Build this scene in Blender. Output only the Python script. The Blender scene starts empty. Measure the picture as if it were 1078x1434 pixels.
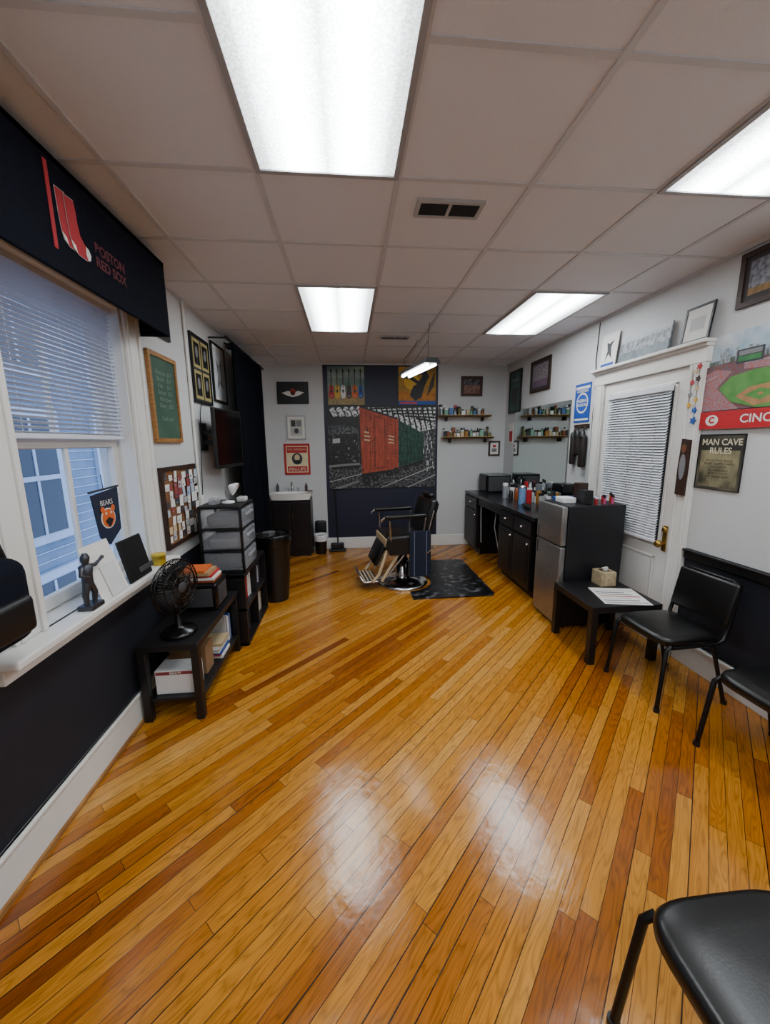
import bpy, bmesh, random
from math import *
from mathutils import Vector, Matrix
H=2.77; XL=-1.29; XR=2.435; D=5.94; YN=-1.6
# ---------------------------------------------------------------- materials
def hexc(h):
    h=h.strip().lstrip('#'); o=[]
    for i in (0,2,4):
        c=int(h[i:i+2],16)/255
        o.append(c/12.92 if c<=.04045 else ((c+.055)/1.055)**2.4)
    return (*o,1)
MC={}
def P(name,c,rough=.6,metal=0,c2=None,scale=12,var=.08,bump=0,coat=0,stretch=None,alpha=1,emis=0,lo=.35,hi=.65,detail=3,spec=None):
    if name in MC: return MC[name]
    m=bpy.data.materials.new(name); m.use_nodes=True; nt=m.node_tree; N=nt.nodes; L=nt.links
    b=N['Principled BSDF']; c=hexc(c)
    if c2: k2=hexc(c2)
    else: k2=tuple(max(0,min(1,x*(1-var))) for x in c[:3])+(1,)
    g=N.new('ShaderNodeTexCoord'); mp=N.new('ShaderNodeMapping'); L.new(g.outputs['Object'],mp.inputs[0])
    if stretch: mp.inputs['Scale'].default_value=stretch
    n=N.new('ShaderNodeTexNoise'); n.inputs['Scale'].default_value=scale; n.inputs['Detail'].default_value=detail
    L.new(mp.outputs[0],n.inputs['Vector'])
    r=N.new('ShaderNodeValToRGB'); r.color_ramp.elements[0].position=lo; r.color_ramp.elements[1].position=hi
    r.color_ramp.elements[0].color=c; r.color_ramp.elements[1].color=k2
    L.new(n.outputs['Fac'],r.inputs[0]); L.new(r.outputs[0],b.inputs['Base Color'])
    b.inputs['Roughness'].default_value=rough; b.inputs['Metallic'].default_value=metal
    b.inputs['Coat Weight'].default_value=coat; b.inputs['Alpha'].default_value=alpha
    if spec is not None: b.inputs['Specular IOR Level'].default_value=spec
    if emis:
        L.new(r.outputs[0],b.inputs['Emission Color']); b.inputs['Emission Strength'].default_value=emis
    if bump:
        bp=N.new('ShaderNodeBump'); bp.inputs['Strength'].default_value=bump; bp.inputs['Distance'].default_value=.01
        L.new(n.outputs['Fac'],bp.inputs['Height']); L.new(bp.outputs[0],b.inputs['Normal'])
    MC[name]=m; return m
black=P('black_paint','#0c0c0e',.45,var=.3)
blackg=P('black_gloss','#08080a',.22,var=.2)
vinyl=P('black_vinyl','#080808',.33,bump=.035,scale=160,var=.2)
steelb=P('black_steel','#0e0e10',.35,metal=.3)
blkwood=P('black_wood','#0e0d0f',.42,c2='#151316',scale=6,stretch=(1,8,8))
chrome=P('chrome','#d0d0d2',.18,metal=1)
steel=P('brushed_steel','#a9a8a6',.36,metal=.85,c2='#8f8e8c',scale=20,stretch=(1,1,30))
white=P('white_paint','#dddbd6',.42,var=.03)
whitep=P('white_plastic','#e6e6e6',.4,var=.03)
ceram=P('white_ceramic','#efefec',.15,var=.02,coat=.5)
paper=P('paper','#dddbd6',.8,var=.05)
oak=P('oak_wood','#a5763f',.5,c2='#84592b',scale=5,stretch=(2,2,14))
dkwood=P('dark_wood','#3b241a',.5,c2='#28170f',scale=6,stretch=(2,2,12))
shelfw=P('pine_shelf','#b58f5c',.5,c2='#9a7546',scale=5,stretch=(2,14,14))
brass=P('brass','#b08d45',.3,metal=.9)
navy=P('navy_fabric','#0a0d17',.95,c2='#0d111d',scale=30,bump=.2,spec=.15)
red=P('red','#b3262a',.6,var=.1)
redb=P('bright_red','#b81e27',.45)
blue=P('blue','#1f4f9c',.6,var=.1)
green=P('green','#2f6b3e',.7,c2='#3f7f4a')
yellow=P('yellow','#d8a92c',.6)
orange=P('orange','#d0601e',.6)
cream=P('cream','#cdb792',.45,var=.15)
grey=P('grey','#7a7a7c',.6)
dgrey=P('dark_grey','#3a3a3d',.6)
lgrey=P('light_grey','#b0b0b0',.6)
clear=P('clear_plastic','#b4b9c0',.22,alpha=.36,var=.1)
glassd=P('dark_glass','#040405',.12,spec=.2)
def wallmat(name,up,dn,zc):
    m=P(name,up,.7,bump=.05,scale=60,var=.03)
    nt=m.node_tree;N=nt.nodes;L=nt.links;b=N['Principled BSDF']
    src=b.inputs['Base Color'].links[0].from_socket
    g=N.new('ShaderNodeNewGeometry');s=N.new('ShaderNodeSeparateXYZ');L.new(g.outputs['Position'],s.inputs[0])
    lt=N.new('ShaderNodeMath');lt.operation='LESS_THAN';lt.inputs[1].default_value=zc;L.new(s.outputs[2],lt.inputs[0])
    mx=N.new('ShaderNodeMix');mx.data_type='RGBA';L.new(lt.outputs[0],mx.inputs[0]);L.new(src,mx.inputs[6]);mx.inputs[7].default_value=hexc(dn)
    L.new(mx.outputs[2],b.inputs['Base Color']);return m
wallLR=wallmat('wall_paint_dado','#c6c7c7','#10131f',.80)
wallB=P('wall_paint','#c4c5c5',.7,bump=.05,scale=60,var=.03)
ceilm=P('ceiling_tile','#dfe0e6',.9,bump=.25,scale=220,var=.04)
gridm=P('ceiling_grid','#c9cace',.5,var=.03)
def floormat():
    m=bpy.data.materials.new('oak_strip_floor');m.use_nodes=True;nt=m.node_tree;N=nt.nodes;L=nt.links;b=N['Principled BSDF']
    def math(op,a,c=None,d=None):
        n=N.new('ShaderNodeMath');n.operation=op
        for i,v in enumerate((a,c,d)):
            if v is None: continue
            if isinstance(v,(int,float)): n.inputs[i].default_value=v
            else: L.new(v,n.inputs[i])
        return n.outputs[0]
    def comb(a,c,d=0):
        n=N.new('ShaderNodeCombineXYZ')
        for i,v in enumerate((a,c,d)):
            if isinstance(v,(int,float)): n.inputs[i].default_value=v
            else: L.new(v,n.inputs[i])
        return n.outputs[0]
    g=N.new('ShaderNodeNewGeometry');s=N.new('ShaderNodeSeparateXYZ');L.new(g.outputs['Position'],s.inputs[0])
    x,y=s.outputs[0],s.outputs[1]
    u=math('MULTIPLY',math('ADD',x,y),.7071); v=math('MULTIPLY',math('SUBTRACT',y,x),.7071)
    w=.0585;Ln=1.25
    vr=math('DIVIDE',math('ADD',v,20),w); row=math('FLOOR',vr); fv=math('FRACT',vr)
    wn=N.new('ShaderNodeTexWhiteNoise');wn.noise_dimensions='1D';L.new(row,wn.inputs['W'])
    uu=math('ADD',math('DIVIDE',math('ADD',u,20),Ln),math('MULTIPLY',wn.outputs['Value'],9.0))
    col=math('FLOOR',uu);fu=math('FRACT',uu)
    w2=N.new('ShaderNodeTexWhiteNoise');w2.noise_dimensions='2D';L.new(comb(row,col),w2.inputs['Vector'])
    rnd=w2.outputs['Value']
    nb=N.new('ShaderNodeTexNoise');nb.inputs['Scale'].default_value=1;nb.inputs['Detail'].default_value=1
    L.new(comb(math('MULTIPLY',u,.35),math('MULTIPLY',v,1.6),3.7),nb.inputs['Vector'])
    tone=math('ADD',math('MULTIPLY',rnd,.72),math('SUBTRACT',math('MULTIPLY',nb.outputs['Fac'],1.1),.42))
    cr=N.new('ShaderNodeValToRGB');e=cr.color_ramp
    stops=[(0,'#7a4019'),(.10,'#925426'),(.28,'#ab6d31'),(.55,'#bb7f3b'),(.85,'#c68c47'),(1,'#d09b58')]
    e.elements[0].position=0;e.elements[0].color=hexc(stops[0][1]);e.elements[1].position=1;e.elements[1].color=hexc(stops[-1][1])
    for p,c in stops[1:-1]:
        q=e.elements.new(p);q.color=hexc(c)
    L.new(tone,cr.inputs[0])
    off=math('MULTIPLY',rnd,37.0)
    n1=N.new('ShaderNodeTexNoise');n1.inputs['Scale'].default_value=1;n1.inputs['Detail'].default_value=6;n1.inputs['Roughness'].default_value=.65
    L.new(comb(math('MULTIPLY',u,5),math('MULTIPLY',v,110),off),n1.inputs['Vector'])
    n2=N.new('ShaderNodeTexNoise');n2.inputs['Scale'].default_value=1;n2.inputs['Detail'].default_value=2
    L.new(comb(math('MULTIPLY',u,1.8),math('MULTIPLY',v,14),off),n2.inputs['Vector'])
    ring=math('POWER',math('ABSOLUTE',math('SINE',math('MULTIPLY',n2.outputs['Fac'],44.0))),.6)
    gr=math('ADD',math('MULTIPLY',n1.outputs['Fac'],.62),math('MULTIPLY',ring,.30))
    f=N.new('ShaderNodeMapRange');f.inputs[1].default_value=.3;f.inputs[2].default_value=.75;f.inputs[3].default_value=.58;f.inputs[4].default_value=1.15
    L.new(gr,f.inputs[0])
    mul=N.new('ShaderNodeVectorMath');mul.operation='SCALE';L.new(cr.outputs[0],mul.inputs[0]);L.new(f.outputs[0],mul.inputs['Scale'])
    dv=math('MULTIPLY',math('MINIMUM',fv,math('SUBTRACT',1,fv)),w)
    du=math('MULTIPLY',math('MINIMUM',fu,math('SUBTRACT',1,fu)),Ln)
    w3=N.new('ShaderNodeTexWhiteNoise');w3.noise_dimensions='1D';L.new(math('ADD',math('FLOOR',math('ADD',vr,.5)),.37),w3.inputs['W'])
    wid=math('ADD',math('MULTIPLY',math('POWER',w3.outputs['Value'],2.5),.0016),.0009)
    sm=math('MAXIMUM',math('LESS_THAN',dv,wid),math('LESS_THAN',du,.0009))
    mx=N.new('ShaderNodeMix');mx.data_type='RGBA';L.new(math('MULTIPLY',sm,.93),mx.inputs[0]);L.new(mul.outputs[0],mx.inputs[6]);mx.inputs[7].default_value=hexc('#1c0c04')
    hs=N.new('ShaderNodeHueSaturation');hs.inputs['Saturation'].default_value=1.06;L.new(mx.outputs[2],hs.inputs['Color'])
    L.new(hs.outputs[0],b.inputs['Base Color'])
    n3=N.new('ShaderNodeTexNoise');n3.inputs['Scale'].default_value=7;n3.inputs['Detail'].default_value=4;L.new(g.outputs['Position'],n3.inputs['Vector'])
    rr=math('ADD',math('MULTIPLY',n3.outputs['Fac'],.16),math('MULTIPLY',n1.outputs['Fac'],.10));rr=math('ADD',rr,.05)
    L.new(rr,b.inputs['Roughness'])
    b.inputs['Coat Weight'].default_value=.25;b.inputs['Coat Roughness'].default_value=.10
    hh=math('SUBTRACT',math('ADD',math('MULTIPLY',n1.outputs['Fac'],.30),math('MULTIPLY',n3.outputs['Fac'],1.6)),math('MULTIPLY',sm,1.0))
    hh=math('ADD',hh,math('MULTIPLY',rnd,.15))
    bp=N.new('ShaderNodeBump');bp.inputs['Strength'].default_value=.5;bp.inputs['Distance'].default_value=.003
    L.new(hh,bp.inputs['Height']);L.new(bp.outputs[0],b.inputs['Normal']);L.new(bp.outputs[0],b.inputs['Coat Normal'])
    return m
def lightmat(name,strength,x0,x1):
    m=bpy.data.materials.new(name);m.use_nodes=True;nt=m.node_tree;N=nt.nodes;L=nt.links;b=N['Principled BSDF']
    g=N.new('ShaderNodeNewGeometry');s=N.new('ShaderNodeSeparateXYZ');L.new(g.outputs['Position'],s.inputs[0])
    mr=N.new('ShaderNodeMapRange');mr.inputs[1].default_value=x0;mr.inputs[2].default_value=x1;L.new(s.outputs[0],mr.inputs[0])
    cr=N.new('ShaderNodeValToRGB');e=cr.color_ramp;e.elements[0].position=0;e.elements[0].color=(.045,.045,.045,1);e.elements[1].position=1;e.elements[1].color=(.045,.045,.045,1)  # ramp paints the glow of unmodelled tubes and dimmer edges into the emission
    for p,c in ((.10,.11),(.22,.5),(.32,1.0),(.5,.26),(.68,1.0),(.78,.5),(.90,.11)):
        q=e.elements.new(p);q.color=(c,c,c,1)
    L.new(mr.outputs[0],cr.inputs[0])
    v=N.new('ShaderNodeTexVoronoi');v.inputs['Scale'].default_value=110;L.new(g.outputs['Position'],v.inputs['Vector'])
    a=N.new('ShaderNodeMath');a.operation='MULTIPLY_ADD';L.new(v.outputs['Distance'],a.inputs[0]);a.inputs[1].default_value=.8;a.inputs[2].default_value=.6
    q=N.new('ShaderNodeMath');q.operation='MULTIPLY';L.new(cr.outputs[0],q.inputs[0]);L.new(a.outputs[0],q.inputs[1])
    q2=N.new('ShaderNodeMath');q2.operation='MULTIPLY';L.new(q.outputs[0],q2.inputs[0]);q2.inputs[1].default_value=strength
    b.inputs['Base Color'].default_value=(.8,.8,.8,1);b.inputs['Emission Color'].default_value=(.90,.96,1,1)
    L.new(q2.outputs[0],b.inputs['Emission Strength']);return m
# ---------------------------------------------------------------- builder
class B:
    def __init__(s,name,M=None):
        s.name=name;s.bm=bmesh.new();s.mats=[];s.M=M or Matrix.Identity(4);s.txts=[]
    def mi(s,m):
        if m not in s.mats:s.mats.append(m)
        return s.mats.index(m)
    def add(s,verts,faces,mat,smooth=False,M=None):
        T=s.M@M if M else s.M
        vs=[s.bm.verts.new(T@Vector(v)) for v in verts];k=s.mi(mat)
        for f in faces:
            try:
                F=s.bm.faces.new([vs[i] for i in f]);F.material_index=k;F.smooth=smooth
            except ValueError: pass
    def box(s,a,b,mat,bev=0,seg=2,M=None,smooth=None):
        x0,x1=sorted((a[0],b[0]));y0,y1=sorted((a[1],b[1]));z0,z1=sorted((a[2],b[2]))
        t=bmesh.new();bmesh.ops.create_cube(t,size=1)
        for v in t.verts:
            v.co=Vector(((x0+x1)/2+v.co.x*(x1-x0),(y0+y1)/2+v.co.y*(y1-y0),(z0+z1)/2+v.co.z*(z1-z0)))
        if bev:
            bev=min(bev,.49*min(x1-x0,y1-y0,z1-z0));bmesh.ops.bevel(t,geom=t.edges[:],offset=bev,segments=seg,affect='EDGES',profile=.5)
        t.verts.index_update()
        s.add([v.co.copy() for v in t.verts],[[v.index for v in f.verts] for f in t.faces],mat,(seg>2 and bev>0) if smooth is None else smooth,M);t.free()
    def lathe(s,prof,mat,c=(0,0,0),seg=24,M=None,sx=1,sy=1,smooth=True,cap=True):
        V=[];F=[]
        for r,z in prof:
            for i in range(seg):
                a=2*pi*i/seg;V.append((c[0]+sx*r*cos(a),c[1]+sy*r*sin(a),c[2]+z))
        n=len(prof)
        for j in range(n-1):
            for i in range(seg):
                k=(i+1)%seg;F.append((j*seg+i,j*seg+k,(j+1)*seg+k,(j+1)*seg+i))
        s.add(V,F,mat,smooth,M)
        if cap:
            V2=V[:seg];s.add(V2,[tuple(range(seg))[::-1]],mat,False,M)
            V2=V[-seg:];s.add(V2,[tuple(range(seg))],mat,False,M)
    def tube(s,pts,r,mat,seg=8,closed=False,M=None):
        pts=[Vector(p) for p in pts];n=len(pts);V=[];F=[];prev=None
        for i,p in enumerate(pts):
            if closed: t=(pts[(i+1)%n]-pts[i-1])
            else: t=pts[min(i+1,n-1)]-pts[max(i-1,0)]
            t.normalize()
            if prev is None:
                u=t.orthogonal().normalized()
            else:
                u=(prev-t*prev.dot(t));u=u.normalized() if u.length>1e-6 else t.orthogonal().normalized()
            prev=u;w=t.cross(u)
            rr=r[i] if isinstance(r,(list,tuple)) else r
            for k in range(seg):
                a=2*pi*k/seg;V.append(p+(u*cos(a)+w*sin(a))*rr)
        m=n if closed else n-1
        for j in range(m):
            for i in range(seg):
                k=(i+1)%seg;j2=(j+1)%n;F.append((j*seg+i,j*seg+k,j2*seg+k,j2*seg+i))
        s.add(V,F,mat,True,M)
        if not closed:
            s.add(V[:seg],[tuple(range(seg))[::-1]],mat,False,M);s.add(V[-seg:],[tuple(range(seg))],mat,False,M)
    def prism(s,poly,n0,n1,mat,M=None):
        k=len(poly);V=[(p[0],p[1],n0) for p in poly]+[(p[0],p[1],n1) for p in poly]
        F=[tuple(range(k))[::-1],tuple(range(k,2*k))]+[(i,(i+1)%k,k+(i+1)%k,k+i) for i in range(k)]
        s.add(V,F,mat,False,M)
    def poly(s,pts,mat,M=None): s.add(pts,[tuple(range(len(pts)))],mat,False,M)
    def text(s,body,u,v,n,size,mat,ax='CENTER',sx=1,bold=0,shear=0,M=None):
        s.txts.append((body,(s.M@M if M else s.M.copy())@Matrix.Translation((u,v,n)),size,mat,ax,sx,bold,shear))
    def done(s,parent=None):
        bmesh.ops.recalc_face_normals(s.bm,faces=s.bm.faces[:])
        xs=[v.co for v in s.bm.verts]
        lo=Vector([min(v[i] for v in xs) for i in range(3)]);hi=Vector([max(v[i] for v in xs) for i in range(3)])
        c=(lo+hi)/2;c.z=lo.z
        for v in s.bm.verts:v.co-=c
        me=bpy.data.meshes.new(s.name);s.bm.to_mesh(me);s.bm.free()
        for m in s.mats:me.materials.append(m)
        o=bpy.data.objects.new(s.name,me);o.location=c;bpy.context.collection.objects.link(o)
        if parent: o.parent=parent;o.location=c-parent.location
        for i,(body,T,size,mat,ax,sx,bold,sh) in enumerate(s.txts):
            cu=bpy.data.curves.new('lettering','FONT');cu.body=body;cu.size=size;cu.align_x=ax;cu.align_y='CENTER';cu.offset=bold;cu.shear=sh;cu.materials.append(mat)
            q=bpy.data.objects.new('lettering',cu);bpy.context.collection.objects.link(q);q.parent=o
            q.matrix_local=Matrix.Translation(-c)@T@Matrix.Diagonal((sx,1,1,1))
        return o
def wallM(w,a0,a1,z0):
    if w=='L': o=(XL,a0,z0);U=(0,1,0);N=(1,0,0)
    elif w=='R': o=(XR,a1,z0);U=(0,-1,0);N=(-1,0,0)
    else: o=(a0,D,z0);U=(1,0,0);N=(0,-1,0)
    return Matrix(((U[0],0,N[0],o[0]),(U[1],0,N[1],o[1]),(U[2],1,N[2],o[2]),(0,0,0,1)))
def picture(name,w,a0,a1,z0,z1,fm,fw,bg,shapes=(),depth=.02,mat_w=0,matm=None,M=None,off=.001):
    M=M or wallM(w,a0,a1,z0)
    b=B(name,M);W=a1-a0;Hh=z1-z0
    b.box((fw*.5,fw*.5,off),(W-fw*.5,Hh-fw*.5,off+depth*.6),matm or bg)
    if fw:
        for q in (((0,0),(W,fw)),((0,Hh-fw),(W,Hh)),((0,fw),(fw,Hh-fw)),((W-fw,fw),(W,Hh-fw))):
            b.box((*q[0],off),(*q[1],off+depth),fm)
    i0=fw+mat_w;z=off+depth*.6+.0006
    iw=W-2*i0;ih=Hh-2*i0
    if matm: b.poly([(i0,i0,z),(W-i0,i0,z),(W-i0,Hh-i0,z),(i0,Hh-i0,z)],bg)
    st_=min(.0005,.025/max(1,len(shapes)))
    for k,sh in enumerate(shapes):
        z+=st_;m=sh[0];pts=sh[1]
        if len(pts)==4 and not isinstance(pts[0],tuple):
            u0,v0,u1,v1=pts;pts=[(u0,v0),(u1,v0),(u1,v1),(u0,v1)]
        b.poly([(i0+min(1,max(0,p[0]))*iw,i0+min(1,max(0,p[1]))*ih,z) for p in pts],m)
    b.W=W;b.H=Hh;b.z=z+.001
    return b
def circ(cx,cy,rx,ry,n=20,a0=0,a1=2*pi): return [(cx+rx*cos(a0+(a1-a0)*i/n),cy+ry*sin(a0+(a1-a0)*i/n)) for i in range(n)]
def simple(name,a,b_,mat):
    b=B(name);b.box(a,b_,mat);return b.done()
# ---------------------------------------------------------------- room
simple('floor',(XL-.2,YN-.15,-.1),(XR+.15,D+.15,0),floormat())
simple('ceiling',(XL-.2,YN-.15,H),(XR+.15,D+.15,H+.1),ceilm)
b=B('trim_ceiling_grid')
gx=[-.96,-.355,.25,.855,1.46,2.065];gy=[1.90+.595*i for i in range(-5,7)]
for x in gx:b.box((x-.012,YN,H-.006),(x+.012,D,H+.002),gridm)
for y in gy:b.box((XL,y-.012,H-.005),(XR,y+.012,H+.0025),gridm)
b.box((XL,YN,H-.02),(XL+.02,D,H-.0002),gridm);b.box((XR-.02,YN,H-.02),(XR,D,H-.0002),gridm);b.box((XL,D-.02,H-.0195),(XR,D,H-.0002),gridm)
b.done()
simple('wall_right',(XR,YN,0),(XR+.15,D,H),wallLR)
simple('wall_near',(XL-.2,YN-.15,0),(XR+.15,YN,H),wallLR)
b=B('wall_back');b.box((XL-.2,D,0),(XR+.15,D+.15,H),wallB);b.box((-.34,D-.004,.18),(1.37,D,H-.02),P('accent_navy','#121730',.5,var=.1));b.done()
WY0,WY1,WZ0,WZ1=1.64,2.53,.87,2.42
b=B('wall_left')
b.box((XL-.2,YN,0),(XL,WY0,H),wallLR);b.box((XL-.2,WY1,0),(XL,D,H),wallLR)
b.box((XL-.2,WY0,0),(XL,WY1,WZ0),wallLR);b.box((XL-.2,WY0,WZ1),(XL,WY1,H),wallLR);b.done()
for nm,a,c in (('baseboard_left',(XL,YN,0),(XL+.022,D,.19)),('baseboard_back',(XL,D-.022,0),(XR,D,.17)),('baseboard_right',(XR-.022,YN,0),(XR,2.50,.19))):
    b=B(nm);b.box(a,c,white,.006)
    if nm=='baseboard_left':b.box((XL,YN,0),(XL+.035,D,.02),oak);b.box((XL,YN,.17),(XL+.03,D,.19),white,.006)
    if nm=='baseboard_right':b.box((XR-.03,YN,.165),(XR,2.5,.19),white,.006)
    b.done()
b=B('trim_chair_rail');b.box((XR-.03,YN,.79),(XR,2.50,.86),black,.008);b.box((XR-.045,YN,.845),(XR,2.50,.86),black,.005);b.done()
b=B('window_1')
gxp=XL-.11
def st(y0,y1,z0,z1,x=gxp,t=.035): b.box((x-t/2,y0,z0),(x+t/2,y1,z1),white,.004)
zm=1.64
for (z0,z1,x) in ((WZ0+.02,zm+.03,gxp),(zm-.02,WZ1-.021,gxp-.04)):
    st(WY0+.021,WY0+.075,z0,z1,x);st(WY1-.075,WY1-.021,z0,z1,x);st(WY0+.07,WY1-.07,z0,z0+.06,x);st(WY0+.07,WY1-.07,z1-.045,z1,x)
    st((WY0+WY1)/2-.012,(WY0+WY1)/2+.012,z0+.05,z1-.04,x,.02)
b.done()
b=B('trim_window_jamb')
for y0,y1 in ((WY0,WY0+.02),(WY1-.02,WY1)):b.box((XL-.2,y0,WZ0),(XL,y1,WZ1),white)
b.box((XL-.2,WY0,WZ1-.02),(XL,WY1,WZ1),white);b.done()
b=B('trim_window_casing')
for y0,y1 in ((WY0-.16,WY0),(WY1,WY1+.16)):
    b.box((XL,y0,.886),(XL+.02,y1,2.5),white,.004);b.box((XL,y0+.02,.886),(XL+.028,y0+.04,2.5),white,.004);b.box((XL,y1-.04,.886),(XL+.032,y1-.012,2.5),white,.004)
b.box((XL,WY0-.17,WZ1),(XL+.022,WY1+.17,2.55),white,.004);b.done()
b=B('trim_window_sill')
b.box((XL-.19,WY0+.001,.85),(XL+.02,WY1-.001,.885),white)
b.box((XL,1.36,.85),(XL+.115,WY1+.18,.885),white,.008)
b.box((XL,1.40,.77),(XL+.025,WY1+.15,.85),white,.005);b.done()
b=B('window_blinds')
bl=P('blind_slat','#d5d9e2',.5,var=.03)
x=XL-.055
b.box((x-.02,WY0+.025,2.37),(x+.02,WY1-.025,2.398),bl)
z=2.36
while z>1.69:
    M=Matrix.Translation((x,0,z))@Matrix.Rotation(radians(-22),4,'Y')
    b.box((-.0125,WY0+.03,-.0006),(.0125,WY1-.03,.0006),bl,M=M);z-=.0215
b.box((x-.014,WY0+.03,1.67),(x+.014,WY1-.03,1.69),bl)
for y in (1.78,2.09,2.4):b.tube([(x,y,1.68),(x,y,2.38)],.0012,bl,5)
b.tube([(x+.02,2.44,2.36),(x+.02,2.45,1.2)],.002,bl,5)
b.done()
simple('ground_outside',(-9,-6,-3.2),(XL-.22,12,-3.1),P('asphalt','#6d7076',.9))
b=B('neighbouring_building')
sid=P('siding','#8595ae',.8,c2='#76869f',scale=3);wtr=P('outside_trim','#c0cbe0',.7);wgl=P('outside_glass','#2f3b50',.2)
b.box((-4.6,-2,-3.1),(-4.0,9,6),sid)
zz=-3
while zz<6:
    b.box((-4.0,-2,zz),(-3.985,9,zz+.012),wtr);zz+=.13
for y in (1.3,3.1,4.9,6.7):
    for z0 in (-1.6,.5,2.6):
        b.box((-4.0,y-.12,z0-.12),(-3.94,y+.92,z0+1.6),wtr);b.box((-3.96,y,z0),(-3.93,y+.8,z0+1.48),wgl)
        b.box((-3.95,y,z0+.7),(-3.91,y+.8,z0+.76),wtr);b.box((-3.95,y+.38,z0),(-3.92,y+.42,z0+1.48),wtr)
b.box((-4.0,2.65,-3.1),(-3.75,2.85,6),wtr)
b.done()
b=B('window_valance')
y0,y1=.9,2.70;xf=XL+.20
b.box((xf-.02,y0,2.30),(xf,y1,2.72),navy,.004);b.box((XL+.001,y1-.02,2.30),(xf-.02,y1,2.72),navy);b.box((XL+.001,y0,2.30),(xf-.02,y0+.02,2.72),navy);b.box((XL+.001,y0,2.70),(xf,y1,2.722),navy)
M=Matrix(((0,0,1,xf+.001),(1,0,0,0),(0,1,0,0),(0,0,0,1)))
sr=P('sock_red','#a82a32',.8)
b.prism([(1.735,2.38),(1.755,2.38),(1.755,2.68),(1.735,2.68)],0,.002,sr,M)
def sock(ox,oz,s):
    o=[(.0,.24),(.068,.245),(.075,.20),(.078,.15),(.088,.10),(.115,.072),(.145,.058),(.158,.035),(.15,.010),(.12,0),(.06,.002),(.025,.02),(.012,.06),(.006,.12)]
    return [(ox+p[0]*s,oz+p[1]*s) for p in o]
def drs(ox,oz,s,l):
    b.prism(sock(ox-.002,oz-.002,s*1.025),l,l+.001,lgrey,M);b.prism(sock(ox,oz,s),l+.001,l+.002,sr,M)
    b.prism([(ox+.125*s,oz+.066*s),(ox+.145*s,oz+.058*s),(ox+.158*s,oz+.035*s),(ox+.15*s,oz+.010*s),(ox+.132*s,oz+.004*s),(ox+.12*s,oz+.03*s)],l+.002,l+.003,white,M)
    b.prism([(ox+.012*s,oz+.05*s),(ox+.025*s,oz+.02*s),(ox+.05*s,oz+.005*s),(ox+.04*s,oz+.035*s)],l+.002,l+.003,white,M)
drs(1.78,2.42,.80,0);drs(1.822,2.41,.82,.004)
b.text('BOSTON\nRED SOX',2.11,2.465,.003,.058,P('dull_red','#571c26',.8),sx=1.0,bold=.002,M=M)
b.done()
# ---------------------------------------------------------------- ceiling fixtures
for i,(x0,x1,y0,y1) in enumerate(((-.355,.25,.71,1.90),(1.46,2.065,.71,1.90),(-.355,.25,3.09,4.28),(1.46,2.065,3.09,4.28),(-.355,.25,-1.5,-.31),(1.46,2.065,-1.5,-.31))):  # last two panels are unseen, added behind the camera to brighten the room
    b=B('ceiling_light_panel');lm=lightmat('diffuser_%d'%i,26,x0,x1)
    f=.022;z0=H-.014
    fm=P('fixture_frame','#a5a6aa',.5)
    b.box((x0,y0,z0),(x0+f,y1,H-.0005),fm);b.box((x1-f,y0,z0),(x1,y1,H-.0005),fm);b.box((x0+f,y0,z0),(x1-f,y0+f,H-.0005),fm);b.box((x0+f,y1-f,z0),(x1-f,y1,H-.0005),fm)
    b.box((x0+f,y0+f,H-.008),(x1-f,y1-f,H-.001),lm);b.done()
def vent(x0,x1,y0,y1):
    b=B('ceiling_vent');z=H-.002
    for a,c in (((x0,y0),(x1,y0+.02)),((x0,y1-.02),(x1,y1)),((x0,y0+.02),(x0+.02,y1-.02)),((x1-.02,y0+.02),(x1,y1-.02)),(((x0+x1)/2-.008,y0+.02),((x0+x1)/2+.008,y1-.02))):
        b.box((*a,z-.012),(*c,z+.0015),lgrey)
    b.box((x0+.01,y0+.01,z-.004),(x1-.01,y1-.01,z-.001),black)
    n=int((y1-y0-.03)/.012)
    for i in range(n):
        yy=y0+.022+i*.012;b.box((x0+.02,yy,z-.009),(x1-.02,yy+.003,z-.004),dgrey)
    b.done()
vent(.36,.69,2.03,2.17);vent(.38,.70,4.42,4.53)
b=B('hanging_led_light')
p0=Vector((.60,4.10,2.30));p1=Vector((.74,3.42,2.30));d=(p1-p0).normalized();sd=Vector((d.y,-d.x,0))
Mx=Matrix(((d.x,sd.x,0,(p0.x+p1.x)/2),(d.y,sd.y,0,(p0.y+p1.y)/2),(0,0,1,2.30),(0,0,0,1)))
L_=(p1-p0).length/2
b.prism([(-.075,0),(.075,0),(.045,.045),(-.045,.045)],-L_,L_,steelb,Mx@Matrix(((0,0,1,0),(1,0,0,0),(0,1,0,0),(0,0,0,1))))
led=P('led_tube','#f4f8ff',.5,emis=18)
for o in (-.035,.035):b.tube([(-L_+.03,o,-.008),(L_-.03,o,-.008)],.013,led,10,M=Mx)
for s_ in (-1,1):b.tube([Mx@Vector((s_*L_*.7,0,.045)),Vector((.80,3.92,2.60)),Vector((.82,3.95,H-.001))],.0025,black,6)
b.tube([Mx@Vector((-L_*.9,0,.045)),(.62,4.3,2.5),(.75,4.5,2.66),(.82,4.6,H-.001)],.003,black,6)
b.done()
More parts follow.
